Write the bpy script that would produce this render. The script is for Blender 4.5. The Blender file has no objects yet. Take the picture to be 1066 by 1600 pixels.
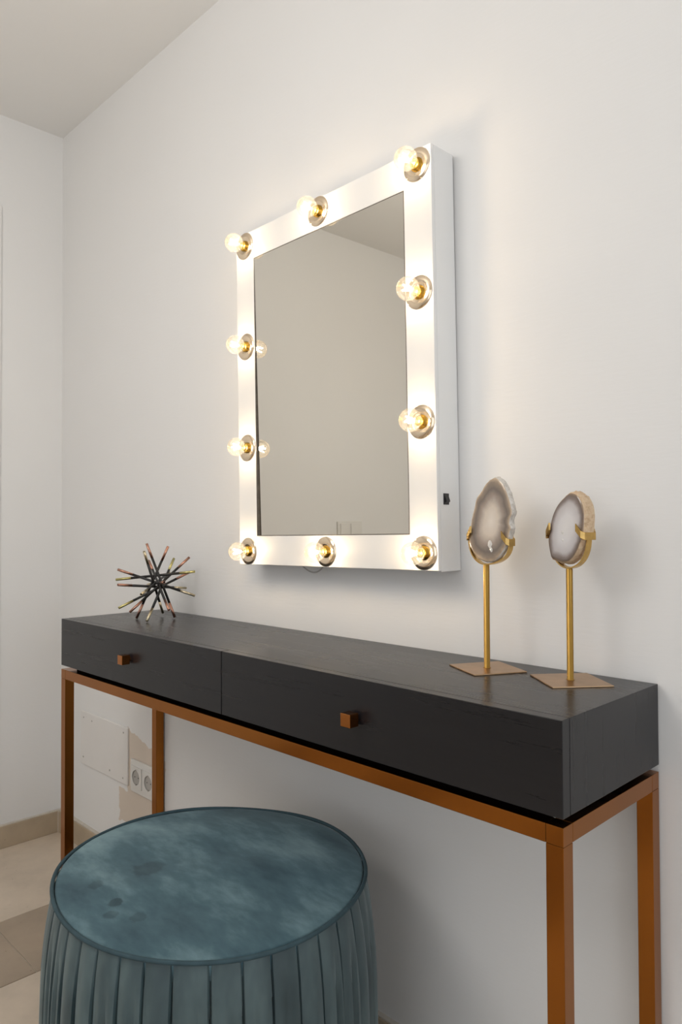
import bpy, bmesh, math, random
from math import sin, cos, pi, radians
from mathutils import Vector, Matrix

random.seed(7)
S = bpy.context.scene
COL = S.collection

# ------------------------------------------------------------------ camera
cam_d = bpy.data.cameras.new('camera')
cam_d.sensor_fit = 'VERTICAL'
cam_d.sensor_height = 36.0
cam_d.lens = 1134.86 / 1600 * 36.0
cam_d.clip_start = 0.02
cam = bpy.data.objects.new('camera', cam_d)
COL.objects.link(cam)
YAW, PIT, ROL = 0.7905, 0.0195, -0.0038
F = Vector((-sin(YAW) * cos(PIT), cos(YAW) * cos(PIT), sin(PIT)))
R0 = Vector((cos(YAW), sin(YAW), 0))
U0 = R0.cross(F)
RV = R0 * cos(ROL) + U0 * sin(ROL)
UV = U0 * cos(ROL) - R0 * sin(ROL)
m = Matrix((RV, UV, -F)).transposed().to_4x4()
m.translation = Vector((0.4199, -1.0513, 1.0089))
cam.matrix_world = m
S.camera = cam

# ------------------------------------------------------------------ world, added lights, exposure
W = bpy.data.worlds.new('sky')
S.world = W
W.use_nodes = True
W.node_tree.nodes['Background'].inputs[0].default_value = (0.80, 0.88, 1.0, 1)
W.node_tree.nodes['Background'].inputs[1].default_value = 1.0

def added_window_light(name, loc, rot, sx, sy, power, color):
    d = bpy.data.lights.new(name, 'AREA')
    d.shape = 'RECTANGLE'
    d.size, d.size_y = sx, sy
    d.energy = power
    d.color = color
    o = bpy.data.objects.new(name, d)
    o.location = loc
    o.rotation_euler = rot
    COL.objects.link(o)
    return o

# area lights added in two unseen window openings (right wall, wall behind the camera)
added_window_light('added_light_right', (1.96, -0.95, 1.35), (0, radians(90), 0), 1.5, 1.2, 12.5, (0.88, 0.95, 1.0))
added_window_light('added_light_front', (0.75, -3.26, 1.25), (radians(90), 0, 0), 1.9, 1.9, 6, (1.0, 0.98, 0.96))

S.view_settings.view_transform = 'Standard'
S.view_settings.look = 'None'
S.view_settings.gamma = 1.0
S.view_settings.use_curve_mapping = False
S.view_settings.exposure = 0.08

# ------------------------------------------------------------------ materials
def mat(name):
    mt = bpy.data.materials.new(name)
    mt.use_nodes = True
    nt = mt.node_tree
    return mt, nt, nt.nodes['Principled BSDF']

def N(nt, t, **kw):
    n = nt.nodes.new(t)
    for k, v in kw.items():
        setattr(n, k, v)
    return n

def ramp(nt, stops, src, interp='LINEAR'):
    r = N(nt, 'ShaderNodeValToRGB')
    r.color_ramp.interpolation = interp
    e = r.color_ramp.elements
    while len(e) < len(stops):
        e.new(0.5)
    for i, (p, c) in enumerate(stops):
        e[i].position = p
        e[i].color = (*c, 1)
    nt.links.new(src, r.inputs[0])
    return r.outputs[0]

def coords(nt, scale=(1, 1, 1), kind='Object'):
    tc = N(nt, 'ShaderNodeTexCoord')
    mp = N(nt, 'ShaderNodeMapping')
    mp.inputs['Scale'].default_value = scale
    nt.links.new(tc.outputs[kind], mp.inputs[0])
    return mp.outputs[0]

def noise(nt, vec, scale, detail=3, rough=0.5):
    n = N(nt, 'ShaderNodeTexNoise')
    n.inputs['Scale'].default_value = scale
    n.inputs['Detail'].default_value = detail
    n.inputs['Roughness'].default_value = rough
    nt.links.new(vec, n.inputs['Vector'])
    return n.outputs[0]

def bump(nt, bs, h, strength, dist):
    b = N(nt, 'ShaderNodeBump')
    b.inputs['Strength'].default_value = strength
    b.inputs['Distance'].default_value = dist
    nt.links.new(h, b.inputs['Height'])
    nt.links.new(b.outputs[0], bs.inputs['Normal'])

def simple(name, c, rough=0.5, metal=0.0, var=0.08, scale=30, bmp=0.0, spec=0.5, stretch=(1, 1, 1)):
    mt, nt, bs = mat(name)
    v = coords(nt, stretch)
    n = noise(nt, v, scale)
    lo = tuple(max(0, x * (1 - var)) for x in c)
    hi = tuple(min(1, x * (1 + var)) for x in c)
    nt.links.new(ramp(nt, [(0.3, lo), (0.7, hi)], n), bs.inputs['Base Color'])
    bs.inputs['Roughness'].default_value = rough
    bs.inputs['Metallic'].default_value = metal
    bs.inputs['Specular IOR Level'].default_value = spec
    if bmp:
        bump(nt, bs, n, bmp, 0.002)
    return mt

def math_node(nt, op, a, b=None):
    n = N(nt, 'ShaderNodeMath', operation=op)
    for i, x in enumerate((a, b)):
        if x is None:
            continue
        if isinstance(x, (int, float)):
            n.inputs[i].default_value = x
        else:
            nt.links.new(x, n.inputs[i])
    return n.outputs[0]

WALL = (0.80, 0.79, 0.773)

def wall_material(name, stain=False, c=WALL):
    mt, nt, bs = mat(name)
    v = coords(nt)
    big = noise(nt, v, 1.6, 2)
    col = ramp(nt, [(0.3, tuple(x * 0.985 for x in c)), (0.7, tuple(min(1, x * 1.015) for x in c))], big)
    if stain:                                           # bare plaster patch left around the socket
        tc = N(nt, 'ShaderNodeTexCoord')
        nz = N(nt, 'ShaderNodeTexNoise')
        nz.inputs['Scale'].default_value = 26
        nz.inputs['Detail'].default_value = 4
        nt.links.new(tc.outputs['Object'], nz.inputs['Vector'])
        sub = N(nt, 'ShaderNodeVectorMath', operation='SUBTRACT')
        sub.inputs[1].default_value = (0.5, 0.5, 0.5)
        nt.links.new(nz.outputs[1], sub.inputs[0])
        scl = N(nt, 'ShaderNodeVectorMath', operation='SCALE')
        scl.inputs['Scale'].default_value = 0.045
        nt.links.new(sub.outputs[0], scl.inputs[0])
        add = N(nt, 'ShaderNodeVectorMath', operation='ADD')
        nt.links.new(tc.outputs['Object'], add.inputs[0])
        nt.links.new(scl.outputs[0], add.inputs[1])
        sp = N(nt, 'ShaderNodeSeparateXYZ')
        nt.links.new(add.outputs[0], sp.inputs[0])
        X, Z = sp.outputs[0], sp.outputs[2]
        def inside(x0, x1, z0, z1, slope=0.0, xs=0.0):
            top = math_node(nt, 'ADD', z1, math_node(nt, 'MULTIPLY', math_node(nt, 'SUBTRACT', X, xs), slope))
            a = math_node(nt, 'MULTIPLY', math_node(nt, 'GREATER_THAN', X, x0), math_node(nt, 'LESS_THAN', X, x1))
            b = math_node(nt, 'MULTIPLY', math_node(nt, 'GREATER_THAN', Z, z0), math_node(nt, 'LESS_THAN', Z, top))
            return math_node(nt, 'MULTIPLY', a, b)
        u = math_node(nt, 'MAXIMUM', inside(-1.53, -1.32, 0.22, 0.412, -0.25, -1.48), inside(-1.578, -1.33, 0.15, 0.246))
        mx = N(nt, 'ShaderNodeMix', data_type='RGBA')
        nt.links.new(math_node(nt, 'MULTIPLY', u, 0.8), mx.inputs[0])
        nt.links.new(col, mx.inputs[6])
        mx.inputs[7].default_value = (0.68, 0.57, 0.46, 1)
        col = mx.outputs[2]
    nt.links.new(col, bs.inputs['Base Color'])
    bs.inputs['Roughness'].default_value = 0.75
    bs.inputs['Specular IOR Level'].default_value = 0.25
    v2 = coords(nt, (0.5, 1, 3))
    bump(nt, bs, noise(nt, v2, 60, 3), 0.10, 0.002)
    return mt

M = {}
M['wall'] = wall_material('painted_wall')
M['wall_stain'] = wall_material('painted_wall_with_plaster_patch', True)
M['ceiling'] = wall_material('painted_ceiling', False, (0.82, 0.81, 0.79))
M['white_paint'] = simple('white_paint', (0.80, 0.785, 0.765), 0.45, var=0.015, scale=8)
M['white_lacquer'] = simple('white_lacquer', (0.83, 0.82, 0.80), 0.38, var=0.015, scale=6)
M['white_plastic'] = simple('white_plastic', (0.76, 0.74, 0.70), 0.35, var=0.01)
M['grey_plastic'] = simple('grey_plastic', (0.44, 0.42, 0.39), 0.4, var=0.02)
M['plate_paint'] = simple('plate_paint', (0.79, 0.765, 0.735), 0.45, var=0.02, scale=9)
M['black_plastic'] = simple('black_plastic', (0.012, 0.011, 0.011), 0.35, var=0.1)
M['brass_frame'] = simple('bronze_metal', (0.33, 0.12, 0.022), 0.15, 1.0, var=0.06, scale=7)
M['knob_metal'] = simple('bronze_knob_metal', (0.40, 0.15, 0.04), 0.2, 1.0, var=0.05)
M['gold_rod'] = simple('gold_metal', (0.38, 0.225, 0.055), 0.36, 1.0, var=0.06, scale=40)
M['gold_plate'] = simple('brushed_gold_plate', (0.46, 0.30, 0.175), 0.36, 1.0, var=0.12, scale=25, stretch=(1, 1, 1))
M['gold_clamp'] = simple('gold_clamp_metal', (0.54, 0.35, 0.12), 0.25, 1.0, var=0.12, scale=120)
M['brass_socket'] = simple('brass_socket', (0.80, 0.55, 0.12), 0.22, 1.0, var=0.05)
M['rod_black'] = simple('black_rod', (0.012, 0.011, 0.010), 0.38, var=0.2)
M['tip_copper'] = simple('copper_tip', (0.47, 0.25, 0.18), 0.3, 1.0, var=0.08, scale=80)
M['tip_gold'] = simple('gold_tip', (0.54, 0.48, 0.21), 0.3, 1.0, var=0.08, scale=80)
M['tip_pale'] = simple('pale_gold_tip', (0.62, 0.53, 0.36), 0.3, 1.0, var=0.08, scale=80)
M['dark'] = simple('dark_recess', (0.006, 0.006, 0.006), 0.8, var=0.1, spec=0.1)
M['edge'] = simple('dark_glass_edge', (0.10, 0.085, 0.07), 0.4, var=0.3, scale=90)
M['screw'] = simple('screw_metal', (0.45, 0.43, 0.40), 0.4, 0.8, var=0.05)
M['grout'] = simple('grout', (0.52, 0.46, 0.38), 0.9, var=0.1, scale=60, spec=0.2)
M['caulk'] = simple('caulk', (0.62, 0.57, 0.50), 0.8, var=0.06, scale=60, spec=0.2)
M['added_window_frame'] = simple('added_window_frame_paint', (0.75, 0.75, 0.74), 0.4, var=0.01)

# mirror silvering, slightly warm
mt, nt, bs = mat('mirror_glass')
v = coords(nt)
nt.links.new(ramp(nt, [(0.3, (0.71, 0.675, 0.605)), (0.7, (0.72, 0.685, 0.615))], noise(nt, v, 3)), bs.inputs['Base Color'])
bs.inputs['Metallic'].default_value = 1.0
bs.inputs['Roughness'].default_value = 0.015
M['mirror'] = mt

# polished reflector discs behind the bulbs
mt, nt, bs = mat('polished_reflector')
v = coords(nt)
nt.links.new(ramp(nt, [(0.3, (0.82, 0.67, 0.49)), (0.7, (0.85, 0.70, 0.52))], noise(nt, v, 90)), bs.inputs['Base Color'])
bs.inputs['Metallic'].default_value = 1.0
bs.inputs['Roughness'].default_value = 0.10
M['reflector'] = mt

# clear thin glass of the globes
mt = bpy.data.materials.new('clear_bulb_glass')
mt.use_nodes = True
nt = mt.node_tree
nt.nodes.clear()
out = N(nt, 'ShaderNodeOutputMaterial')
tr = N(nt, 'ShaderNodeBsdfTransparent'); tr.inputs[0].default_value = (0.97, 0.965, 0.95, 1)
tl = N(nt, 'ShaderNodeBsdfTranslucent'); tl.inputs[0].default_value = (1.0, 0.97, 0.92, 1)
gl = N(nt, 'ShaderNodeBsdfGlossy'); gl.inputs['Roughness'].default_value = 0.03
fr = N(nt, 'ShaderNodeFresnel'); fr.inputs[0].default_value = 1.5
m1 = N(nt, 'ShaderNodeMixShader'); m1.inputs[0].default_value = 0.035
nt.links.new(tr.outputs[0], m1.inputs[1]); nt.links.new(tl.outputs[0], m1.inputs[2])
m2 = N(nt, 'ShaderNodeMixShader')
nt.links.new(math_node(nt, 'MULTIPLY', fr.outputs[0], 0.45), m2.inputs[0])
nt.links.new(m1.outputs[0], m2.inputs[1]); nt.links.new(gl.outputs[0], m2.inputs[2])
nt.links.new(m2.outputs[0], out.inputs[0])
M['bulb_glass'] = mt

mt = bpy.data.materials.new('lit_filament')
mt.use_nodes = True
nt = mt.node_tree
nt.nodes.clear()
out = N(nt, 'ShaderNodeOutputMaterial')
em = N(nt, 'ShaderNodeEmission')
em.inputs[0].default_value = (1.0, 0.76, 0.49, 1)
em.inputs[1].default_value = 205.0
nt.links.new(em.outputs[0], out.inputs[0])
M['filament'] = mt

mt = bpy.data.materials.new('added_lamp_glow')
mt.use_nodes = True
nt = mt.node_tree
nt.nodes.clear()
out = N(nt, 'ShaderNodeOutputMaterial')
em = N(nt, 'ShaderNodeEmission')
em.inputs[0].default_value = (1.0, 0.97, 0.935, 1)
em.inputs[1].default_value = 6.0  # glow of the added pendant that lights the room
nt.links.new(em.outputs[0], out.inputs[0])
M['added_lamp_glow'] = mt

# dark stained wood
def wood(name, axis):
    mt, nt, bs = mat(name)
    sc = {'x': (1.2, 30, 30), 'z': (30, 30, 1.2)}[axis]
    v = coords(nt, sc)
    n = noise(nt, v, 3.0, 6, 0.65)
    nt.links.new(ramp(nt, [(0.25, (0.0098, 0.0094, 0.0110)), (0.75, (0.0135, 0.0130, 0.0150))], n), bs.inputs['Base Color'])
    nt.links.new(ramp(nt, [(0.3, (0.27,) * 3), (0.7, (0.285,) * 3)], n), bs.inputs['Roughness'])
    bs.inputs['Specular IOR Level'].default_value = 0.36
    return mt
M['wood_x'] = wood('dark_stained_wood', 'x')
M['wood_z'] = wood('dark_stained_wood_side', 'z')

# stone
def stone(name, c):
    mt, nt, bs = mat(name)
    v = coords(nt)
    oi = N(nt, 'ShaderNodeObjectInfo')
    ad = N(nt, 'ShaderNodeVectorMath', operation='ADD')
    nt.links.new(v, ad.inputs[0])
    nt.links.new(oi.outputs['Location'], ad.inputs[1])
    a = noise(nt, ad.outputs[0], 7, 6, 0.6)
    col = ramp(nt, [(0.3, tuple(x * 0.88 for x in c)), (0.5, c), (0.72, tuple(min(1, x * 1.1) for x in c))], a)
    vo = N(nt, 'ShaderNodeTexVoronoi'); vo.inputs['Scale'].default_value = 30
    nt.links.new(ad.outputs[0], vo.inputs['Vector'])
    pit = ramp(nt, [(0.03, (0.55, 0.5, 0.45)), (0.07, (1, 1, 1))], vo.outputs['Distance'])
    mx = N(nt, 'ShaderNodeMix', data_type='RGBA', blend_type='MULTIPLY')
    mx.inputs[0].default_value = 0.6
    nt.links.new(col, mx.inputs[6]); nt.links.new(pit, mx.inputs[7])
    nt.links.new(mx.outputs[2], bs.inputs['Base Color'])
    bs.inputs['Roughness'].default_value = 0.5
    bs.inputs['Specular IOR Level'].default_value = 0.35
    return mt
M['stone_light'] = stone('light_limestone', (0.64, 0.54, 0.43))
M['stone_dark'] = stone('brown_limestone', (0.40, 0.32, 0.24))
M['stone_base'] = stone('skirting_limestone', (0.46, 0.37, 0.265))

# teal velvet with brushed nap
def velvet(name, top):
    mt, nt, bs = mat(name)
    tc = N(nt, 'ShaderNodeTexCoord')
    v = tc.outputs['Object']
    mp = N(nt, 'ShaderNodeMapping')
    mp.inputs['Rotation'].default_value = (0, 0, radians(35))
    mp.inputs['Scale'].default_value = (1, 2.2, 1) if top else (1, 1, 0.35)
    nt.links.new(v, mp.inputs[0])
    n1 = noise(nt, mp.outputs[0], 4.2 if top else 16, 3, 0.55)
    n2 = noise(nt, mp.outputs[0], 42, 3, 0.6)
    w1, w2 = (0.62, 0.12) if top else (0.8, 0.2)
    n = math_node(nt, 'ADD', math_node(nt, 'MULTIPLY', n1, w1), math_node(nt, 'MULTIPLY', n2, w2))
    if top:
        n = math_node(nt, 'ADD', n, 0.13)
    if top:
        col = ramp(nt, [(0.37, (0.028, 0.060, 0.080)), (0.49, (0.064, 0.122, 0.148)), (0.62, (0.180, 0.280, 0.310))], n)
        for (x, y, r, f) in ((0.0009, -0.1719, 0.0125, 0.55), (0.0242, -0.192, 0.012, 0.7), (0.0603, -0.1684, 0.0135, 0.75),
                             (-0.055, -0.085, 0.028, 0.72), (-0.07, -0.168, 0.014, 0.75)):
            sb = N(nt, 'ShaderNodeVectorMath', operation='DISTANCE')
            fl = N(nt, 'ShaderNodeVectorMath', operation='MULTIPLY')
            fl.inputs[1].default_value = (1, 1, 0)
            nt.links.new(v, fl.inputs[0])
            nt.links.new(fl.outputs[0], sb.inputs[0])
            sb.inputs[1].default_value = (x, y, 0)
            dn = math_node(nt, 'ADD', sb.outputs['Value'], math_node(nt, 'MULTIPLY', math_node(nt, 'SUBTRACT', n2, 0.5), r * 0.9))
            k = math_node(nt, 'DIVIDE', dn, r)
            msk = ramp(nt, [(0.75, (f, f, f)), (1.0, (1, 1, 1))], k)
            mx = N(nt, 'ShaderNodeMix', data_type='RGBA', blend_type='MULTIPLY')
            mx.inputs[0].default_value = 1.0
            nt.links.new(col, mx.inputs[6]); nt.links.new(msk, mx.inputs[7])
            col = mx.outputs[2]
    else:
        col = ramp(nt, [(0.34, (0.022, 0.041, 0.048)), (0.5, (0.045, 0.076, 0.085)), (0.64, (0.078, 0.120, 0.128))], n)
    nt.links.new(col, bs.inputs['Base Color'])
    bs.inputs['Roughness'].default_value = 0.75 if top else 0.48
    bs.inputs['Specular IOR Level'].default_value = 0.2 if top else 0.55
    bs.inputs['Sheen Weight'].default_value = 0.32
    bs.inputs['Sheen Roughness'].default_value = 0.45
    bs.inputs['Sheen Tint'].default_value = (0.62, 0.78, 0.82, 1)
    bump(nt, bs, n, 0.25, 0.004)
    return mt
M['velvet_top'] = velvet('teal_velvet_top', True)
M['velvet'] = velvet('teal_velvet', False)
M['velvet_piping'] = simple('teal_velvet_piping', (0.045, 0.078, 0.092), 0.8, var=0.15, scale=40, spec=0.2)

# agate: bands follow the distance from the rind (mesh attribute "band": 0 centre, 1 edge)
def agate(name, stops, streak):
    mt, nt, bs = mat(name)
    at = N(nt, 'ShaderNodeAttribute'); at.attribute_name = 'band'
    v = coords(nt)
    n = noise(nt, v, 45, 4, 0.6)
    val = math_node(nt, 'ADD', at.outputs['Fac'], math_node(nt, 'MULTIPLY', math_node(nt, 'SUBTRACT', n, 0.5), streak))
    nt.links.new(ramp(nt, stops, val), bs.inputs['Base Color'])
    bs.inputs['Roughness'].default_value = 0.12
    bs.inputs['Specular IOR Level'].default_value = 0.6
    bs.inputs['Coat Weight'].default_value = 0.3
    bs.inputs['Coat Roughness'].default_value = 0.05
    bs.inputs['Subsurface Weight'].default_value = 0.15
    bs.inputs['Subsurface Radius'].default_value = (0.01, 0.008, 0.006)
    return mt
M['agate_grey'] = agate('grey_brown_agate', [(0.0, (0.78, 0.70, 0.61)), (0.34, (0.66, 0.57, 0.48)), (0.58, (0.36, 0.29, 0.24)),
                                             (0.78, (0.175, 0.14, 0.115)), (0.91, (0.30, 0.23, 0.17)), (0.98, (0.55, 0.42, 0.29))], 0.22)
M['agate_pale'] = agate('pale_lilac_agate', [(0.0, (0.78, 0.75, 0.73)), (0.40, (0.72, 0.69, 0.685)), (0.72, (0.55, 0.51, 0.505)),
                                             (0.86, (0.25, 0.20, 0.18)), (0.95, (0.17, 0.125, 0.10)), (1.0, (0.30, 0.21, 0.14))], 0.20)
def rind(name, a, b, c):
    mt, nt, bs = mat(name)
    v = coords(nt)
    n = noise(nt, v, 160, 5, 0.7)
    nt.links.new(ramp(nt, [(0.3, a), (0.5, b), (0.7, c)], n), bs.inputs['Base Color'])
    bs.inputs['Roughness'].default_value = 0.85
    bump(nt, bs, n, 0.7, 0.003)
    return mt
M['rind_grey'] = rind('chalky_grey_rind', (0.42, 0.37, 0.32), (0.66, 0.61, 0.55), (0.78, 0.74, 0.68))
M['rind_peach'] = rind('peach_rind', (0.50, 0.33, 0.19), (0.68, 0.49, 0.32), (0.72, 0.60, 0.40))
M['quartz'] = simple('white_quartz', (0.72, 0.69, 0.65), 0.15, var=0.06, scale=200)

# ------------------------------------------------------------------ mesh helpers
def link(name, bm, material, parent=None, loc=None, smooth=False, bevel=0.0, segs=2):
    bmesh.ops.recalc_face_normals(bm, faces=bm.faces)
    me = bpy.data.meshes.new(name)
    bm.to_mesh(me)
    bm.free()
    me.materials.append(material)
    if smooth:
        for p in me.polygons:
            p.use_smooth = True
    o = bpy.data.objects.new(name, me)
    COL.objects.link(o)
    if loc is not None:
        o.location = loc
    if parent is not None:
        o.parent = parent
    if bevel:
        b = o.modifiers.new('bevel', 'BEVEL')
        b.width = bevel
        b.segments = segs
        b.limit_method = 'ANGLE'
        b.angle_limit = radians(40)
    return o

def box(bm, x0, x1, y0, y1, z0, z1):
    vs = [bm.verts.new((x, y, z)) for z in (z0, z1) for y in (y0, y1) for x in (x0, x1)]
    for f in ((0, 1, 3, 2), (4, 5, 7, 6), (0, 1, 5, 4), (2, 3, 7, 6), (0, 2, 6, 4), (1, 3, 7, 5)):
        bm.faces.new([vs[i] for i in f])
    return vs

def bx(*a):
    bm = bmesh.new()
    box(bm, *a)
    return bm

def lathe(bm, prof, seg=32, axis='z', cap0=True, cap1=True, flip=1):
    """prof: list of (r, h); axis 'z' up or 'y' = outwards along -Y."""
    rings = []
    for r, h in prof:
        ring = []
        for i in range(seg):
            a = 2 * pi * i / seg
            if axis == 'z':
                ring.append(bm.verts.new((r * cos(a), r * sin(a), h)))
            else:
                ring.append(bm.verts.new((r * cos(a), -h, r * sin(a))))
        rings.append(ring)
    for a, b in zip(rings, rings[1:]):
        for i in range(seg):
            j = (i + 1) % seg
            bm.faces.new((a[i], a[j], b[j], b[i]))
    if cap0:
        bm.faces.new(rings[0])
    if cap1:
        bm.faces.new(rings[-1])

def tube(bm, pts, r, seg=10, closed=False, cap=True):
    pts = [Vector(p) for p in pts]
    n = len(pts)
    rings = []
    up = Vector((0, 0, 1))
    for i, p in enumerate(pts):
        a = pts[(i - 1) % n] if closed or i > 0 else p
        b = pts[(i + 1) % n] if closed or i < n - 1 else p
        t = (b - a).normalized()
        s = t.cross(up)
        if s.length < 1e-4:
            s = t.cross(Vector((1, 0, 0)))
        s.normalize()
        w = s.cross(t)
        rr = r(i / max(1, n - 1)) if callable(r) else r
        rings.append([bm.verts.new(p + s * (rr * cos(2 * pi * k / seg)) + w * (rr * sin(2 * pi * k / seg))) for k in range(seg)])
    for i in range(n if closed else n - 1):
        a, b = rings[i], rings[(i + 1) % n]
        for k in range(seg):
            j = (k + 1) % seg
            bm.faces.new((a[k], a[j], b[j], b[k]))
    if cap and not closed:
        bm.faces.new(rings[0])
        bm.faces.new(rings[-1])

def empty(name, loc, rot=(0, 0, 0)):
    o = bpy.data.objects.new(name, None)
    o.empty_display_size = 0.05
    o.location = loc
    o.rotation_euler = rot
    COL.objects.link(o)
    return o

def tag(o, label, cat, group=None):
    o['label'] = label
    o['category'] = cat
    if group:
        o['group'] = group
    return o

def struct(o, label, cat):
    o['kind'] = 'structure'
    o['label'] = label
    o['category'] = cat
    return o

# ------------------------------------------------------------------ the room
XL, XR, YB, YF, ZC = -1.9797, 1.92, 0.0, -3.22, 2.331
T = 0.12

struct(link('wall_back', bx(XL - T, XR + T, YB, YB + T, -0.1, ZC + 0.1), M['wall_stain']), 'white painted wall behind the mirror and the console table', 'wall')
struct(link('wall_left', bx(XL - T, XL, YF - T, YB, -0.1, ZC + 0.1), M['wall']), 'white painted side wall meeting the mirror wall at left', 'wall')
def holed(x0, x1, z0, z1, hx0, hx1, hz0, hz1, put):
    bm = bmesh.new()
    for a in ((x0, hx0, z0, z1), (hx1, x1, z0, z1), (hx0, hx1, z0, hz0), (hx0, hx1, hz1, z1)):
        put(bm, *a)
    bmesh.ops.remove_doubles(bm, verts=bm.verts, dist=1e-5)
    return bm
struct(link('wall_right', holed(YF - T, YB, -0.1, ZC + 0.1, -1.55, -0.35, 0.60, 2.10,
            lambda bm, a, b, c, d: box(bm, XR, XR + T, a, b, c, d)), M['wall']), 'white painted wall with an added window opening, out of view at right', 'wall')
struct(link('wall_front', holed(XL, XR, -0.1, ZC + 0.1, -0.20, 1.70, 0.30, 2.20,
            lambda bm, a, b, c, d: box(bm, a, b, YF - T, YF, c, d)), M['wall']), 'white painted wall with an added window opening, behind the camera', 'wall')
struct(link('ceiling', bx(XL - T, XR + T, YF - T, YB + T, ZC, ZC + 0.1), M['ceiling']), 'plain white painted ceiling over the corner', 'ceiling')

def window(name, label, along, c0, c1, z0, z1, at):
    """frame bars in an opening; along='x' (front wall) or 'y' (right wall)"""
    root = struct(empty(name, ((c0 + c1) / 2 if along == 'x' else at, at if along == 'x' else (c0 + c1) / 2, z0)), label, 'window')
    w = (c1 - c0) / 2
    h = z1 - z0
    for a0, a1, b0, b1 in ((-w, -w + 0.05, 0, h), (w - 0.05, w, 0, h), (-w + 0.05, w - 0.05, 0, 0.05), (-w + 0.05, w - 0.05, h - 0.05, h), (-0.025, 0.025, 0.05, h - 0.05)):
        bm = bx(a0, a1, -0.02, 0.02, b0, b1) if along == 'x' else bx(-0.02, 0.02, a0, a1, b0, b1)
        link('frame_bar', bm, M['added_window_frame'], root)
window('added_window_1', 'white framed window added unseen in the right wall', 'y', -1.55, -0.35, 0.60, 2.10, XR + 0.02)  # out of view, added as the opening for light from the right
window('added_window_2', 'white framed window added unseen in the wall behind the camera', 'x', -0.20, 1.70, 0.30, 2.20, YF - 0.02)  # out of view, added as the opening for light from behind the camera

# floor: grout bed with one object for each stone tile
fl = struct(link('floor', bx(XL - T, XR + T, YF - T, YB + T, -0.1, -0.002), M['grout']), 'pale limestone tile floor with light and brown rows', 'floor')
def tile_mesh(sx, sy, material):
    bm = bx(-sx / 2, sx / 2, -sy / 2, sy / 2, -0.012, 0.0)
    bmesh.ops.bevel(bm, geom=[e for e in bm.edges if all(v.co.z > -0.001 for v in e.verts)], offset=0.0008, segments=1, affect='EDGES')
    me = bpy.data.meshes.new('tile')
    bm.to_mesh(me); bm.free()
    me.materials.append(material)
    return me
x = -1.53 - 0.45
row = 0
G = 0.0022
cache = {}
while x < XR:
    wdt = 0.45 if row % 2 == 0 else 0.275
    off = [-0.62, -0.371, -0.21, -0.52][row % 4]
    y1 = 0.0
    y = off
    cuts = [0.0]
    while y > YF:
        cuts.append(y)
        y -= 0.60
    cuts.append(YF)
    for a, b in zip(cuts, cuts[1:]):
        x0, x1 = max(x, XL), min(x + wdt, XR)
        sx, sy = round(x1 - x0 - G, 4), round(a - b - G, 4)
        if sy < 0.02 or sx < 0.02:
            continue
        key = (sx, sy, row % 2)
        if key not in cache:
            cache[key] = tile_mesh(sx, sy, M['stone_light'] if row % 2 == 0 else M['stone_dark'])
        t = bpy.data.objects.new('tile', cache[key])
        t.location = ((x0 + x1) / 2, (a + b) / 2, 0)
        t.parent = fl
        COL.objects.link(t)
    x += wdt
    row += 1

BH, BT = 0.069, 0.0145
b = struct(link('baseboard_back', bx(XL + BT, XR, -BT, 0, 0, BH), M['stone_base'], bevel=0.0015), 'brown limestone skirting along the mirror wall', 'baseboard')
link('caulk_line', bx(XL + BT, XR, -BT * 0.75, 0, BH, BH + 0.0025), M['caulk'], b)
b = struct(link('baseboard_left', bx(XL, XL + BT, -0.2005, 0, 0, BH), M['stone_base'], bevel=0.0015), 'brown limestone skirting along the left wall', 'baseboard')
link('caulk_line', bx(XL, XL + BT * 0.75, -0.2005, 0, BH, BH + 0.0025), M['caulk'], b)
link('corner_joint', bx(XL + BT - 0.0005, XL + BT + 0.0025, -BT - 0.0012, -BT + 0.001, 0, BH), M['caulk'], b)
bm = bx(XL, XL + BT, YF, -0.94, 0, BH)
struct(link('baseboard_left', bm, M['stone_base'], bevel=0.0015), 'brown limestone skirting of the left wall beyond the door', 'baseboard')

# flush white door in the left wall, its edge just inside the frame
dr = struct(empty('door_1', (XL, -0.569, 0)), 'flush white door at the far left edge with rounded casing', 'door')
bm = bmesh.new()
hw, hh, cw, rr = 0.3685, 2.041, 0.05, 0.012
def rounded(hw, top, rr):
    pts = [(-hw, 0), (hw, 0)]
    for i in range(7):
        a = pi / 2 * i / 6
        pts.append((hw - rr + rr * cos(a), top - rr + rr * sin(a)))
    for i in range(7):
        a = pi / 2 + pi / 2 * i / 6
        pts.append((-hw + rr + rr * cos(a), top - rr + rr * sin(a)))
    return pts
vs = [bm.verts.new((0.0, y, z)) for y, z in rounded(hw, hh, rr)]
f = bm.faces.new(vs)
ex = bmesh.ops.extrude_face_region(bm, geom=[f])
for e in ex['geom']:
    if isinstance(e, bmesh.types.BMVert):
        e.co.x += 0.006
link('door_casing', bm, M['white_paint'], dr, bevel=0.002)
link('door_leaf', bx(0.006, 0.012, -hw + cw, hw - cw, 0.004, hh - cw), M['white_paint'], dr, bevel=0.0015)
bm = bmesh.new()
tube(bm, [(0.012, -0.27, 1.0), (0.05, -0.27, 1.0), (0.055, -0.26, 1.0), (0.055, -0.16, 1.0)], 0.008, 10)
link('handle', bm, M['screw'], dr, smooth=True)

# light switch on the left wall, seen only in the mirror
sw = tag(empty('light_switch', (XL, -1.494, 0.955)), 'double white light switch on the wall, reflected low in the mirror', 'light switch')
link('switch_frame', bx(0, 0.008, -0.080, 0.080, -0.042, 0.042), M['white_plastic'], sw, bevel=0.003)
for s_ in (-1, 1):
    link('rocker', bx(0.008, 0.012, s_ * 0.034 - 0.0305, s_ * 0.034 + 0.0305, -0.031, 0.031), M['white_plastic'], sw, bevel=0.0012)

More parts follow.
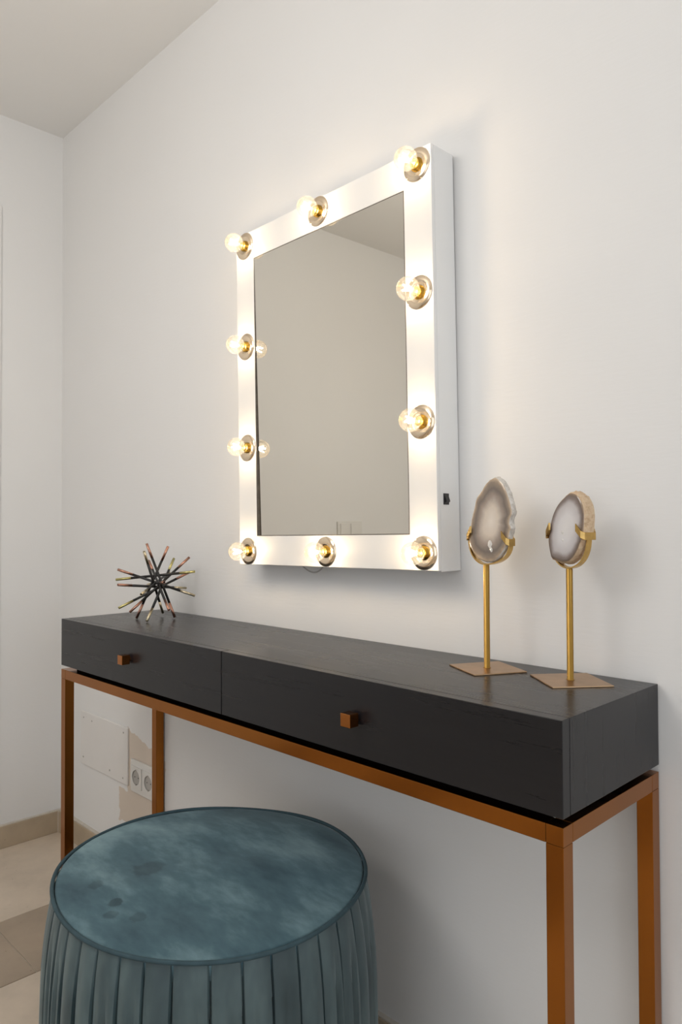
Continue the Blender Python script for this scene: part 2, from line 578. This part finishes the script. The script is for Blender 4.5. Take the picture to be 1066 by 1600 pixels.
# round glowing pendant added out of view to light the room
cl = tag(empty('added_pendant', (-0.72, -1.42, 1.78)), 'round white pendant lamp added unseen to light the room', 'lamp')
bm = bmesh.new()
lathe(bm, [(max(0.012, 0.30 * cos(radians(a))), 0.30 * sin(radians(a))) for a in range(-90, 91, 10)], 48)
link('added_lamp_shade', bm, M['added_lamp_glow'], cl, smooth=True)
bm = bmesh.new()
tube(bm, [(0, 0, 0.298), (0, 0, ZC - 1.78 - 0.02)], 0.004, 8)
link('cord', bm, M['white_plastic'], cl, smooth=True)
bm = bmesh.new()
lathe(bm, [(0.02, ZC - 1.78 - 0.03), (0.05, ZC - 1.78 - 0.012), (0.05, ZC - 1.78)], 32)
link('ceiling_rose', bm, M['white_plastic'], cl, smooth=True)

# ------------------------------------------------------------------ console table
TW, TD, ZT, ZB, ZF = 1.3443, 0.2777, 0.7834, 0.6695, 0.660
LG = 0.0225
GAPY = -0.004
tb = tag(empty('console_table', (-TW / 2, -TD / 2, 0)), 'long black wooden console table with two drawers on bronze metal legs', 'console table')
def tpart(name, b, material, parent=tb, bevel=0.0):
    # world-space box, stored relative to the table's origin
    o = link(name, b, material, None, bevel=bevel)
    o.data.transform(Matrix.Translation((TW / 2, TD / 2, 0)))
    o.parent = parent
    return o
DF = 0.017
tpart('case', bx(-TW, 0, -TD + DF + 0.0006, GAPY, ZB, ZT), M['wood_x'], bevel=0.0008)
SPL = -0.671
KN = 0.0098
for x0, x1, kx, kz in ((-TW, SPL - 0.001, -1.0075, 0.7272), (SPL + 0.001, 0, -0.333, 0.7254)):
    d = tpart('drawer', bx(x0, x1, -TD, -TD + DF, ZB, ZT), M['wood_x'], bevel=0.0008)
    k = tpart('knob', bx(kx - KN, kx + KN, -TD - 0.0220, -TD - 0.0035, kz - KN, kz + KN), M['knob_metal'], d, bevel=0.0008)
    bm = bmesh.new()
    lathe(bm, [(0.006, 0), (0.006, 0.004)], 16, 'y')
    bmesh.ops.translate(bm, verts=bm.verts, vec=(kx, -TD, kz))
    tpart('knob_stem', bm, M['knob_metal'], d)
for o_ in [c_ for c_ in COL.objects if c_.name.startswith(('case', 'drawer'))]:
    o_.data.materials.append(M['wood_z'])                 # grain runs upright on the ends
    for p_ in o_.data.polygons:
        if abs(p_.normal.x) > 0.9:
            p_.material_index = 1
tpart('plinth', bx(-TW + 0.030, -0.030, -TD + 0.026, GAPY - 0.020, ZF - 0.004, ZB), M['dark'])
yf, yb = -TD, GAPY - 0.001
RB = ZF - LG
for cx0 in (-TW, -LG):
    for cy0 in (yf, yb - LG):
        tpart('corner_block', bx(cx0, cx0 + LG, cy0, cy0 + LG, RB, ZF), M['brass_frame'], bevel=0.0005)
        tpart('leg', bx(cx0, cx0 + LG, cy0, cy0 + LG, 0, RB - 0.0003), M['brass_frame'], bevel=0.0005)
for cy0 in (yf, yb - LG):
    tpart('long_rail', bx(-TW + LG + 0.0003, -LG - 0.0003, cy0, cy0 + LG, RB, ZF), M['brass_frame'], bevel=0.0005)
for cx0 in (-TW, -LG):
    tpart('side_rail', bx(cx0, cx0 + LG, yf + LG + 0.0003, yb - LG - 0.0003, RB, ZF), M['brass_frame'], bevel=0.0005)

# ------------------------------------------------------------------ illuminated mirror
MW, MH, MD = 0.5583, 0.7385, 0.0644
mr = tag(empty('vanity_mirror', (-0.6256, -0.0014, 1.2978), (0.0036, -0.0128, 0)), 'white framed vanity mirror with ten glowing globe bulbs on the wall', 'mirror')
BD = 0.0625
PT = 0.008                                                       # front panel thickness
gw, gh = MW / 2 - BD, MH / 2 - BD
bm = bmesh.new()
def ring_panel(bm, w, h, iw, ih, y0, y1):
    vo0 = [bm.verts.new((sx * w, y0, sz * h)) for sx, sz in ((-1, -1), (1, -1), (1, 1), (-1, 1))]
    vi0 = [bm.verts.new((sx * iw, y0, sz * ih)) for sx, sz in ((-1, -1), (1, -1), (1, 1), (-1, 1))]
    vo1 = [bm.verts.new((v.co.x, y1, v.co.z)) for v in vo0]
    vi1 = [bm.verts.new((v.co.x, y1, v.co.z)) for v in vi0]
    for i in range(4):
        j = (i + 1) % 4
        bm.faces.new((vo0[i], vo0[j], vi0[j], vi0[i]))
        bm.faces.new((vo1[i], vo1[j], vi1[j], vi1[i]))
        bm.faces.new((vo0[i], vo0[j], vo1[j], vo1[i]))
        bm.faces.new((vi0[i], vi0[j], vi1[j], vi1[i]))
ring_panel(bm, MW / 2, MH / 2, gw, gh, -MD, -MD + PT)
link('front_panel', bm, M['white_lacquer'], mr, bevel=0.001)
yb0, yb1 = -MD + PT + 0.0003, -0.001
for s_ in (-1, 1):
    a, c = sorted((s_ * MW / 2, s_ * (MW / 2 - 0.012)))
    link('side_panel', bx(a, c, yb0, yb1, -MH / 2 - 0.002, MH / 2), M['white_lacquer'], mr, bevel=0.001)
    a, c = sorted((s_ * MH / 2, s_ * (MH / 2 - 0.012)))
    link('side_panel', bx(-MW / 2 + 0.012, MW / 2 - 0.012, yb0, yb1, a, c), M['white_lacquer'], mr, bevel=0.001)
link('backing_board', bx(-MW / 2 + 0.013, MW / 2 - 0.013, -MD + PT + 0.0005, -MD + PT + 0.006, -MH / 2 + 0.013, MH / 2 - 0.013), M['dark'], mr)
bm = bx(-gw + 0.0015, gw - 0.0015, -MD + 0.003, -MD + PT, -gh + 0.0015, gh - 0.0015)
for v in bm.verts:                                        # the pane sits a hair further in at the bottom
    if v.co.z < 0 and v.co.y < -MD + 0.004:
        v.co.y += 0.0030
    elif v.co.y < -MD + 0.004:
        v.co.y -= 0.0025
link('mirror_glass', bm, M['mirror'], mr)
bm = bmesh.new()
ring_panel(bm, gw - 0.0001, gh - 0.0001, gw - 0.0014, gh - 0.0014, -MD + 0.0003, -MD + PT)
link('glass_edge', bm, M['edge'], mr)

# switch on the right side of the box
ts = link('rocker_switch', bx(MW / 2, MW / 2 + 0.0015, -0.0475, -0.0330, -0.256, -0.2365), M['black_plastic'], mr, bevel=0.0005)
bm = bmesh.new()
vs = [bm.verts.new(c) for c in ((MW / 2 + 0.0015, -0.0455, -0.2535), (MW / 2 + 0.0015, -0.0350, -0.2535), (MW / 2 + 0.0055, -0.0350, -0.2500), (MW / 2 + 0.0055, -0.0455, -0.2500),
                                (MW / 2 + 0.0015, -0.0455, -0.2390), (MW / 2 + 0.0015, -0.0350, -0.2390))]
for f in ((0, 1, 2, 3), (3, 2, 5, 4), (0, 3, 4), (1, 5, 2), (0, 4, 5, 1)):
    bm.faces.new([vs[i] for i in f])
link('rocker', bm, M['black_plastic'], ts)

# loop of cord hanging below the box
bm = bmesh.new()
cp = []
for i in range(17):
    t = i / 16
    cp.append((-0.112 + 0.072 * t, -0.030 + 0.004 * sin(pi * t), -MH / 2 + 0.004 - 0.0185 * sin(pi * t) ** 0.7))
tube(bm, cp, 0.0016, 8)
link('power_cord', bm, M['grey_plastic'], mr, smooth=True)

# one lamp (reflector disc > collar, globe, filament), then copies
def mk(name, bm, material, smooth=True):
    bmesh.ops.recalc_face_normals(bm, faces=bm.faces)
    me = bpy.data.meshes.new(name)
    bm.to_mesh(me); bm.free()
    me.materials.append(material)
    if smooth:
        for p in me.polygons:
            p.use_smooth = True
    return me
bm = bmesh.new()
lathe(bm, [(0.0292, 0.0), (0.0292, 0.0010), (0.0289, 0.0014), (0.0098, 0.0052), (0.0098, 0.0)], 64, 'y', cap0=True, cap1=False)
me_disc = mk('reflector_disc', bm, M['reflector'])
bm = bmesh.new()
lathe(bm, [(0.0096, 0.004), (0.0096, 0.0066), (0.0088, 0.0072), (0.0076, 0.0072), (0.0070, 0.0078), (0.0064, 0.0084), (0.0068, 0.0090), (0.0062, 0.0096), (0.0066, 0.0102), (0.0058, 0.0108)], 32, 'y')
me_collar = mk('socket_collar', bm, M['brass_socket'])
bm = bmesh.new()
GC, GR = 0.0300, 0.0203
prof = [(0.0062, 0.0085)]
for i in range(1, 25):
    a = radians(-70) + radians(160) * i / 24
    prof.append((max(0.0002, GR * cos(a)), GC + GR * sin(a)))
lathe(bm, prof, 40, 'y', cap0=False, cap1=True)
me_globe = mk('glass_globe', bm, M['bulb_glass'])
bm = bmesh.new()
for k in range(4):
    a = pi / 4 + k * pi / 2
    r0, r1 = 0.0022, 0.0066
    tube(bm, [(r0 * cos(a), -0.0225, r0 * sin(a)), (r1 * cos(a), -0.0375, r1 * sin(a))], 0.0011, 8)
me_fil = mk('filament', bm, M['filament'])
bm = bmesh.new()
lathe(bm, [(0.0042, 0.0106), (0.0030, 0.0170), (0.0022, 0.0225), (0.0006, 0.0380)], 12, 'y')
me_stem = mk('glass_stem', bm, M['bulb_glass'])
xs, xm = 0.2475, 0.001
spots = [(-xs, 0.3415), (xm - 0.008, 0.3425), (xs, 0.3420), (-xs, 0.1150), (xs, 0.1160), (-xs, -0.1110), (xs, -0.1110), (-xs, -0.3400), (xm, -0.3390), (xs, -0.3390)]
for (px, pz) in spots:
    d = bpy.data.objects.new('reflector_disc', me_disc)
    d.location = (px, -MD - 0.0001, pz)
    d.parent = mr
    COL.objects.link(d)
    for nm, me in (('socket_collar', me_collar), ('glass_globe', me_globe), ('filament', me_fil), ('glass_stem', me_stem)):
        o = bpy.data.objects.new(nm, me)
        o.parent = d
        COL.objects.link(o)
    d.rotation_euler = (0, random.uniform(-pi, pi), 0)

# ------------------------------------------------------------------ agate slices on stands
A1 = [(0.0255, 1.0825), (0.0137, 1.0792), (0.0032, 1.0713), (-0.0044, 1.0614), (-0.0144, 1.0514), (-0.0184, 1.0378), (-0.024, 1.0217), (-0.0272, 1.0067), (-0.0297, 0.9929), (-0.0308, 0.9824),
      (-0.0262, 0.9722), (-0.0186, 0.9632), (-0.0085, 0.9564), (0.005, 0.9534), (0.0213, 0.9552), (0.0329, 0.9646), (0.0416, 0.9748), (0.0487, 0.988), (0.0517, 0.999), (0.0545, 1.0055), (0.0515, 1.0121),
      (0.0533, 1.0208), (0.0568, 1.0273), (0.0549, 1.0383), (0.0494, 1.0537), (0.0426, 1.0683), (0.0369, 1.0752)]
A2 = [(0.0114, 1.0543), (0.0017, 1.0485), (-0.0096, 1.0394), (-0.0182, 1.0279), (-0.0242, 1.0142), (-0.0265, 1.0013), (-0.0295, 0.9906), (-0.0296, 0.982), (-0.0269, 0.9693), (-0.0234, 0.9609),
      (-0.0134, 0.9575), (0.0005, 0.956), (0.0129, 0.9601), (0.0225, 0.9697), (0.0292, 0.9811), (0.036, 0.9955), (0.0382, 1.0117), (0.0384, 1.0269), (0.0353, 1.0391), (0.0288, 1.0485), (0.0209, 1.0534)]

def resample(pts, n):
    P = [Vector(p) for p in pts]
    # closed Catmull-Rom
    out = []
    k = len(P)
    for i in range(n):
        u = i * k / n
        j = int(u); t = u - j
        p0, p1, p2, p3 = P[(j - 1) % k], P[j % k], P[(j + 1) % k], P[(j + 2) % k]
        out.append(0.5 * ((2 * p1) + (p2 - p0) * t + (2 * p0 - 5 * p1 + 4 * p2 - p3) * t * t + (3 * p1 - p0 - 3 * p2 + p3) * t ** 3))
    return out

def agate_stand(label, cx, cy, plate_rot, ang, outline, thick, face_mat, rind_mat, rim_bulge, cL, cR, rodtop, quartz):
    z0 = ZT
    root = tag(empty('agate_ornament', (cx, cy, z0)), label, 'ornament', 'agate slices on gold stands')
    hs = 0.0445
    p = link('base_plate', bx(-hs, hs, -hs, hs, 0.0, 0.0022), M['gold_plate'], root, bevel=0.0006)
    p.rotation_euler = (0, 0, plate_rot)
    bm = bmesh.new()
    lathe(bm, [(0.0062, 0.0022), (0.0056, 0.0030), (0.0048, 0.0034), (0.0048, rodtop - z0 - 0.001), (0.0042, rodtop - z0)], 24)
    link('rod', bm, M['gold_rod'], root, smooth=False, bevel=0).data.shade_smooth()
    # local frame of the slab: tx along the face, n towards the viewer side
    n = Vector((cos(ang), sin(ang), 0))
    tx = Vector((-n.y, n.x, 0))
    def L(x, d, z):
        return tx * x + n * d + Vector((0, 0, z - z0))
    NP = 96
    pts = resample(outline, NP)
    cen = sum(pts, Vector((0, 0))) / NP
    rnd = random.Random(3)
    ph = [rnd.uniform(0, 6.28) for _ in range(6)]
    bm = bmesh.new()
    lay = bm.verts.layers.float.new('band')
    def face_rings(d, sgn):
        rings = []
        for k in (1.0, 0.965, 0.9, 0.8, 0.68, 0.55, 0.4, 0.25, 0.12):
            ring = []
            for q in pts:
                c = cen + (q - cen) * k
                v = bm.verts.new(L(c.x, d - (0.0010 * sgn if k == 1.0 else 0), c.y))
                v[lay] = k
                ring.append(v)
            rings.append(ring)
        c = bm.verts.new(L(cen.x, d, cen.y)); c[lay] = 0
        for a, b in zip(rings, rings[1:]):
            for i in range(NP):
                bm.faces.new((a[i], a[(i + 1) % NP], b[(i + 1) % NP], b[i]))
        for i in range(NP):
            bm.faces.new((rings[-1][i], rings[-1][(i + 1) % NP], c))
        return rings[0]
    face_rings(thick / 2, 1)
    face_rings(-thick / 2, -1)
    ag = link('agate_slice', bm, face_mat, root, smooth=True)
    # rough rind around the edge
    bm = bmesh.new()
    rows = []
    K = 7
    for j in range(K):
        u = j / (K - 1)
        d = thick / 2 - 0.0009 - (thick - 0.0018) * u
        bul = rim_bulge * (sin(pi * u) ** 0.6 if 0 < u < 1 else 0)
        row_ = []
        for i, q in enumerate(pts):
            dirv = (q - cen).normalized()
            w = 0.0006 * (sin(i * 0.9 + ph[0] + j) + sin(i * 1.7 + ph[1] - 2 * j) + rnd.uniform(-1, 1)) if 0 < j < K - 1 else 0
            c = q + dirv * (bul + w)
            row_.append(bm.verts.new(L(c.x, d, c.y)))
        rows.append(row_)
    for a, b_ in zip(rows, rows[1:]):
        for i in range(NP):
            bm.faces.new((a[i], a[(i + 1) % NP], b_[(i + 1) % NP], b_[i]))
    link('rind', bm, rind_mat, ag, smooth=True)
    for (qx, qz, qw, qh) in quartz:
        bm = bmesh.new()
        c = bm.verts.new(L(qx, thick / 2 + 0.0009, qz))
        rr_ = []
        for i in range(9):
            a = 2 * pi * i / 9
            f = rnd.uniform(0.75, 1.15)
            rr_.append(bm.verts.new(L(qx + qw * f * cos(a), thick / 2 - 0.0003, qz + qh * f * sin(a))))
        for i in range(9):
            bm.faces.new((rr_[i], rr_[(i + 1) % 9], c))
        link('quartz_patch', bm, M['quartz'], ag)
    # U-shaped cradle under the slab
    top_z = rodtop
    cp = []
    (lx, lz), (rx, rz) = cL, cR
    for i in range(25):
        t = i / 24
        x_ = lx + (rx - lx) * t
        base = (1 - t) * lz + t * rz
        cp.append(L(x_, -0.001, 0) + Vector((0, 0, 0)))
    # a parabola-like curve from clamp to clamp through the rod top
    pl, pr = Vector((lx, lz)), Vector((rx, rz))
    mid = Vector((0.0, top_z + 0.0005))
    cp = []
    for i in range(13):
        a = pi / 2 * i / 12
        c = Vector((mid.x + (pl.x - mid.x) * sin(a), pl.y + (mid.y - pl.y) * cos(a) ** 0.85 if cos(a) > 1e-6 else pl.y))
        cp.append(c)
    cp = cp[::-1]
    for i in range(1, 13):
        a = pi / 2 * i / 12
        c = Vector((mid.x + (pr.x - mid.x) * sin(a), pr.y + (mid.y - pr.y) * cos(a) ** 0.85 if cos(a) > 1e-6 else pr.y))
        cp.append(c)
    bm = bmesh.new()
    prev = None
    hw_, ht_ = 0.0045, 0.0011
    sec = []
    for i, c in enumerate(cp):
        a = cp[max(0, i - 1)]; b_ = cp[min(len(cp) - 1, i + 1)]
        t = (b_ - a).normalized()
        nn = Vector((-t.y, t.x))
        ring = []
        for sx_, sd in ((1, 1), (1, -1), (-1, -1), (-1, 1)):
            q = c + nn * (ht_ * sx_)
            ring.append(bm.verts.new(L(q.x, hw_ * sd, q.y)))
        sec.append(ring)
    for a, b_ in zip(sec, sec[1:]):
        for i in range(4):
            bm.faces.new((a[i], a[(i + 1) % 4], b_[(i + 1) % 4], b_[i]))
    bm.faces.new(sec[0]); bm.faces.new(sec[-1])
    cr = link('cradle', bm, M['gold_clamp'], root)
    # clamps: a channel bent round the rim on either side
    for (c, sgn) in ((pl, -1), (pr, 1)):
        bm = bmesh.new()
        t2 = thick / 2 + 0.0016
        path = [(-sgn * 0.0105, t2 + 0.0022), (-sgn * 0.003, t2), (sgn * 0.0008, t2 * 0.8), (sgn * 0.0008, -t2 * 0.8), (-sgn * 0.003, -t2), (-sgn * 0.0075, -t2 - 0.0022)]
        sec = []
        for i, (px, pd) in enumerate(path):
            a = Vector(path[max(0, i - 1)]); b_ = Vector(path[min(5, i + 1)])
            t = (b_ - a).normalized()
            nn = Vector((-t.y, t.x)) * 0.0017
            hh_ = 0.0054
            lift = 0.0125 if i in (0, 5) else (0.0025 if i in (1, 4) else 0.0)
            ring = []
            for sn, sh in ((1, 1), (1, -1), (-1, -1), (-1, 1)):
                ring.append(bm.verts.new(L(c.x + px + nn.x * sn, pd + nn.y * sn, c.y + hh_ * sh + lift)))
            sec.append(ring)
        for a, b_ in zip(sec, sec[1:]):
            for i in range(4):
                bm.faces.new((a[i], a[(i + 1) % 4], b_[(i + 1) % 4], b_[i]))
        bm.faces.new(sec[0]); bm.faces.new(sec[-1])
        link('clamp', bm, M['gold_clamp'], cr, bevel=0.0004)
    return root

agate_stand('tall grey-brown agate slice on a gold stand, nearer the mirror', -0.2343, -0.0815, radians(-28.5), radians(-98), A1, 0.013,
            M['agate_grey'], M['rind_grey'], 0.0022, (-0.0335, 0.9905), (0.0500, 0.9830), 0.9477, [(0.0135, 0.9800, 0.0060, 0.0095), (0.0160, 0.9715, 0.0040, 0.0060)])
agate_stand('smaller pale agate slice with peach rind on a gold stand, near the table end', -0.0975, -0.0730, radians(-39.5), radians(-106), A2, 0.023,
            M['agate_pale'], M['rind_peach'], 0.0030, (-0.0335, 0.9950), (0.0375, 0.9935), 0.9466, [(-0.0015, 0.9990, 0.0030, 0.0045), (-0.0010, 0.9875, 0.0024, 0.0032)])

# ------------------------------------------------------------------ rod sculpture
UC = Vector((-1.167, -0.118, ZT + 0.0895))
us = tag(empty('rod_sculpture', (UC.x, UC.y, ZT)), 'spiky starburst of black rods with copper and gold tips on the table', 'sculpture')
C_, G_, P_ = 'tip_copper', 'tip_gold', 'tip_pale'
RODS = [((-0.0158, -0.0186, 0.0955, 0.0301, 0.0328, -0.0861), C_, C_),
        ((0.0213, 0.0191, 0.0882, -0.0363, -0.0342, -0.0881), C_, C_),
        ((0.0223, 0.0793, 0.0594, -0.0101, -0.0667, -0.0684), C_, C_),
        ((-0.0703, -0.0712, 0.0070, 0.0667, 0.0667, 0.0260), G_, G_),
        ((-0.0510, -0.0769, 0.0330, 0.0510, 0.0770, -0.0349), C_, P_),
        ((0.0297, -0.0512, 0.0779, -0.0397, 0.0412, -0.0814), P_, P_),
        ((-0.0274, 0.0655, 0.0554, 0.0414, -0.0504, -0.0865), G_, P_),
        ((-0.0760, 0.0224, 0.0498, 0.0824, -0.0156, -0.0604), C_, C_),
        ((-0.0160, -0.0922, -0.0568, 0.0096, 0.0867, 0.0208), G_, C_),
        ((0.0006, -0.1034, 0.0000, -0.0125, 0.0919, -0.0205), C_, P_),
        ((-0.0943, 0.0302, -0.0122, 0.0909, -0.0335, 0.0068), P_, C_),
        ((0.0598, -0.0759, -0.0207, -0.0623, 0.0734, 0.0183), P_, G_)]
RR = 0.0031
dz = Vector((0, 0, UC.z - ZT))
for e, ma, mb in RODS:
    a, b_ = Vector(e[:3]) + dz, Vector(e[3:]) + dz
    ax = (b_ - a).normalized()
    TL = 0.038
    bm = bmesh.new()
    tube(bm, [a + ax * TL, b_ - ax * TL], RR, 12)
    rod = link('rod', bm, M['rod_black'], us, smooth=False)
    rod.data.shade_smooth()
    for p0, d, mm in ((a, ax, ma), (b_, -ax, mb)):
        bm = bmesh.new()
        tube(bm, [p0 + d * TL, p0 + d * 0.0002], RR * 1.03, 12, cap=False)
        # open end of the tube: a rim and a dark bore
        tip = link('tip', bm, M[mm], rod, smooth=True)
        sol = tip.modifiers.new('wall', 'SOLIDIFY'); sol.thickness = 0.0007; sol.offset = -1
        bm = bmesh.new()
        tube(bm, [p0 + d * 0.0022, p0 + d * 0.0012], RR * 0.8, 12)
        link('bore', bm, M['dark'], rod)

# ------------------------------------------------------------------ pleated velvet pouf
PC = Vector((-0.5906, -0.3531, 0))
pf = tag(empty('pouf', (PC.x, PC.y, 0)), 'round teal velvet pouf with pleated skirt tucked under the console table', 'pouf')
def rad(th):
    return 0.2553 + 0.0078 * cos(2 * th) - 0.0022 * sin(2 * th) - 0.0024 * cos(3 * th) - 0.0033 * sin(3 * th)
HP = 0.45
# top cushion
bm = bmesh.new()
NA = 144
rings = []
ks = [1.0, 0.985, 0.96, 0.92, 0.86, 0.78, 0.68, 0.56, 0.42, 0.28, 0.14]
for k in ks:
    ring = []
    for i in range(NA):
        th = 2 * pi * i / NA
        r = (rad(th) - 0.004) * k
        x_, y_ = r * cos(th), r * sin(th)
        z_ = HP - 0.004 + 0.012 * (1 - k ** 2.2) ** 0.8
        z_ += 0.0022 * sin(9 * x_ + 14 * y_ + 1) * (1 - k) + 0.0016 * sin(31 * x_ - 17 * y_) * (1 - k ** 3)
        # soft fold near the wall-side edge
        q = k - 0.80 - 0.05 * sin(3 * th)
        z_ -= 0.0040 * math.exp(-(q / 0.06) ** 2) * max(0, cos(th - radians(35))) ** 2
        ring.append(bm.verts.new((x_, y_, z_)))
    rings.append(ring)
c = bm.verts.new((0, 0, HP + 0.008))
for a, b_ in zip(rings, rings[1:]):
    for i in range(NA):
        bm.faces.new((a[i], a[(i + 1) % NA], b_[(i + 1) % NA], b_[i]))
for i in range(NA):
    bm.faces.new((rings[-1][i], rings[-1][(i + 1) % NA], c))
lo = [bm.verts.new((v.co.x, v.co.y, HP - 0.03)) for v in rings[0]]
for i in range(NA):
    bm.faces.new((rings[0][i], rings[0][(i + 1) % NA], lo[(i + 1) % NA], lo[i]))
bm.faces.new(lo)
link('seat_cushion', bm, M['velvet_top'], pf, smooth=True)
bm = bmesh.new()
tube(bm, [((rad(2 * pi * i / 160) + 0.0005) * cos(2 * pi * i / 160), (rad(2 * pi * i / 160) + 0.0005) * sin(2 * pi * i / 160), HP - 0.004 + 0.0012 * sin(5 * 2 * pi * i / 160)) for i in range(160)], 0.0032, 10, closed=True)
link('piping', bm, M['velvet_piping'], pf, smooth=True)
# knife-pleated skirt
rnd = random.Random(11)
NPL = 40
US = [0.0, 0.06, 0.14, 0.24, 0.34, 0.44, 0.54, 0.64, 0.74, 0.82, 0.88, 0.92, 0.95, 0.975]
bounds = [2 * pi * (i + rnd.uniform(-0.14, 0.14)) / NPL for i in range(NPL)]
amp = [rnd.uniform(0.7, 1.35) for _ in range(NPL)]
roll_ = [rnd.uniform(0.0, 1.0) for _ in range(NPL)]
cols = []
for i in range(NPL):
    a0 = bounds[i]
    a1 = bounds[(i + 1) % NPL] + (2 * pi if i == NPL - 1 else 0)
    for u in US:
        cols.append((a0 + (a1 - a0) * u, u, i))
zs = [HP - 0.006, HP - 0.012, HP - 0.020, HP - 0.03, 0.405, 0.39, 0.37, 0.35, 0.325, 0.30, 0.27, 0.24, 0.21, 0.18, 0.14, 0.10, 0.06, 0.03, 0.006]
prof = lambda z: 0.0185 * (1 - math.exp(-max(0, (HP - 0.006 - z)) / 0.075))
bm = bmesh.new()
rows = []
for z in zs:
    d = (HP - 0.006 - z)
    g = min(1, max(0, d) / 0.12)                       # folds open towards the hem
    row_ = []
    for (th, u, i) in cols:
        nx = amp[(i + 1) % NPL]
        # flat panel, rolled edge, narrow deep crease at its end
        panel = (0.0022 + 0.003 * g) * sin(pi * min(1, u / 0.92)) + 0.0035 * g * (u - 0.4)
        crease = 0.0
        if u >= (0.95 if g < 0.55 else 0.91):
            crease = (0.0050 + 0.0140 * g * amp[i]) * (1.0 if u < 0.97 else 0.75)
        elif u >= 0.92:
            crease = (0.0016 + 0.002 * g * amp[i])
        fold = 0.0
        if roll_[i] > 0.35:                            # soft hollow that widens downwards
            c0 = 0.35 + 0.45 * (roll_[i] - 0.35)
            fold = 0.018 * (roll_[i] - 0.1) * g * g * math.exp(-((u - c0) / 0.13) ** 2)
        r = rad(th) - 0.0035 + prof(z) + panel - crease - fold
        sway = 0.012 * (roll_[i] - 0.5) * min(1, d / 0.3)
        row_.append(bm.verts.new((r * cos(th + sway), r * sin(th + sway), z)))
    rows.append(row_)
n = len(cols)
for a, b_ in zip(rows, rows[1:]):
    for i in range(n):
        bm.faces.new((a[i], a[(i + 1) % n], b_[(i + 1) % n], b_[i]))
bm.faces.new(rows[-1])
o = link('pleated_skirt', bm, M['velvet'], pf, smooth=True)
o.data.set_sharp_from_angle(angle=radians(30))

# ------------------------------------------------------------------ wall fittings under the table
cv = tag(empty('cover_plate', (-1.6695, 0, 0.3435)), 'white painted cover plate screwed to the wall under the table', 'cover plate')
link('plate', bx(-0.1505, 0.1505, -0.006, 0, -0.0835, 0.0835), M['plate_paint'], cv, bevel=0.002)
for px, pz in ((-0.128, 0.064), (-0.072, 0.062), (0.128, 0.066), (-0.130, -0.060), (0.045, -0.062), (0.125, -0.066)):
    bm = bmesh.new()
    lathe(bm, [(0.0028, 0.0055), (0.0028, 0.0068), (0.0018, 0.0073)], 12, 'y')
    bmesh.ops.translate(bm, verts=bm.verts, vec=(px, 0, pz))
    link('screw', bm, M['screw'], cv)

so = tag(empty('wall_socket', (-1.4285, 0, 0.299)), 'double white power socket beside the cover plate', 'power socket')
link('socket_frame', bx(-0.070, 0.070, -0.007, 0, -0.046, 0.046), M['white_plastic'], so, bevel=0.0025)
for sx in (-0.0335, 0.0335):
    bm = bmesh.new()
    SEG = 40
    hs, rw = 0.0295, 0.0205
    y0 = -0.0105
    circ = [bm.verts.new((sx + rw * cos(2 * pi * i / SEG), y0, rw * sin(2 * pi * i / SEG))) for i in range(SEG)]
    def sq(a):
        cc, ss = cos(a), sin(a)
        k = hs / max(abs(cc), abs(ss))
        return cc * k, ss * k
    sqv = [bm.verts.new((sx + sq(2 * pi * i / SEG)[0], y0, sq(2 * pi * i / SEG)[1])) for i in range(SEG)]
    sqb = [bm.verts.new((v.co.x, -0.006, v.co.z)) for v in sqv]
    for i in range(SEG):
        j = (i + 1) % SEG
        bm.faces.new((circ[i], circ[j], sqv[j], sqv[i]))
        bm.faces.new((sqv[i], sqv[j], sqb[j], sqb[i]))
    ins = link('insert', bm, M['white_plastic'], so)
    bm = bmesh.new()
    lathe(bm, [(rw, 0.0105), (rw * 0.96, 0.0074)], 40, 'y', cap0=False, cap1=True)
    bmesh.ops.translate(bm, verts=bm.verts, vec=(sx, 0, 0))
    link('well', bm, M['grey_plastic'], ins)
    for hx in (-0.0095, 0.0095):
        bm = bmesh.new()
        lathe(bm, [(0.0017, 0.0073), (0.0017, 0.0077)], 12, 'y')
        bmesh.ops.translate(bm, verts=bm.verts, vec=(sx + hx, 0, 0))
        link('pin_hole', bm, M['dark'], ins)
    for hz in (-1, 1):
        link('earth_clip', bx(sx - 0.002, sx + 0.002, -0.0105, -0.0076, hz * rw - 0.0022, hz * rw + 0.0022), M['screw'], ins)
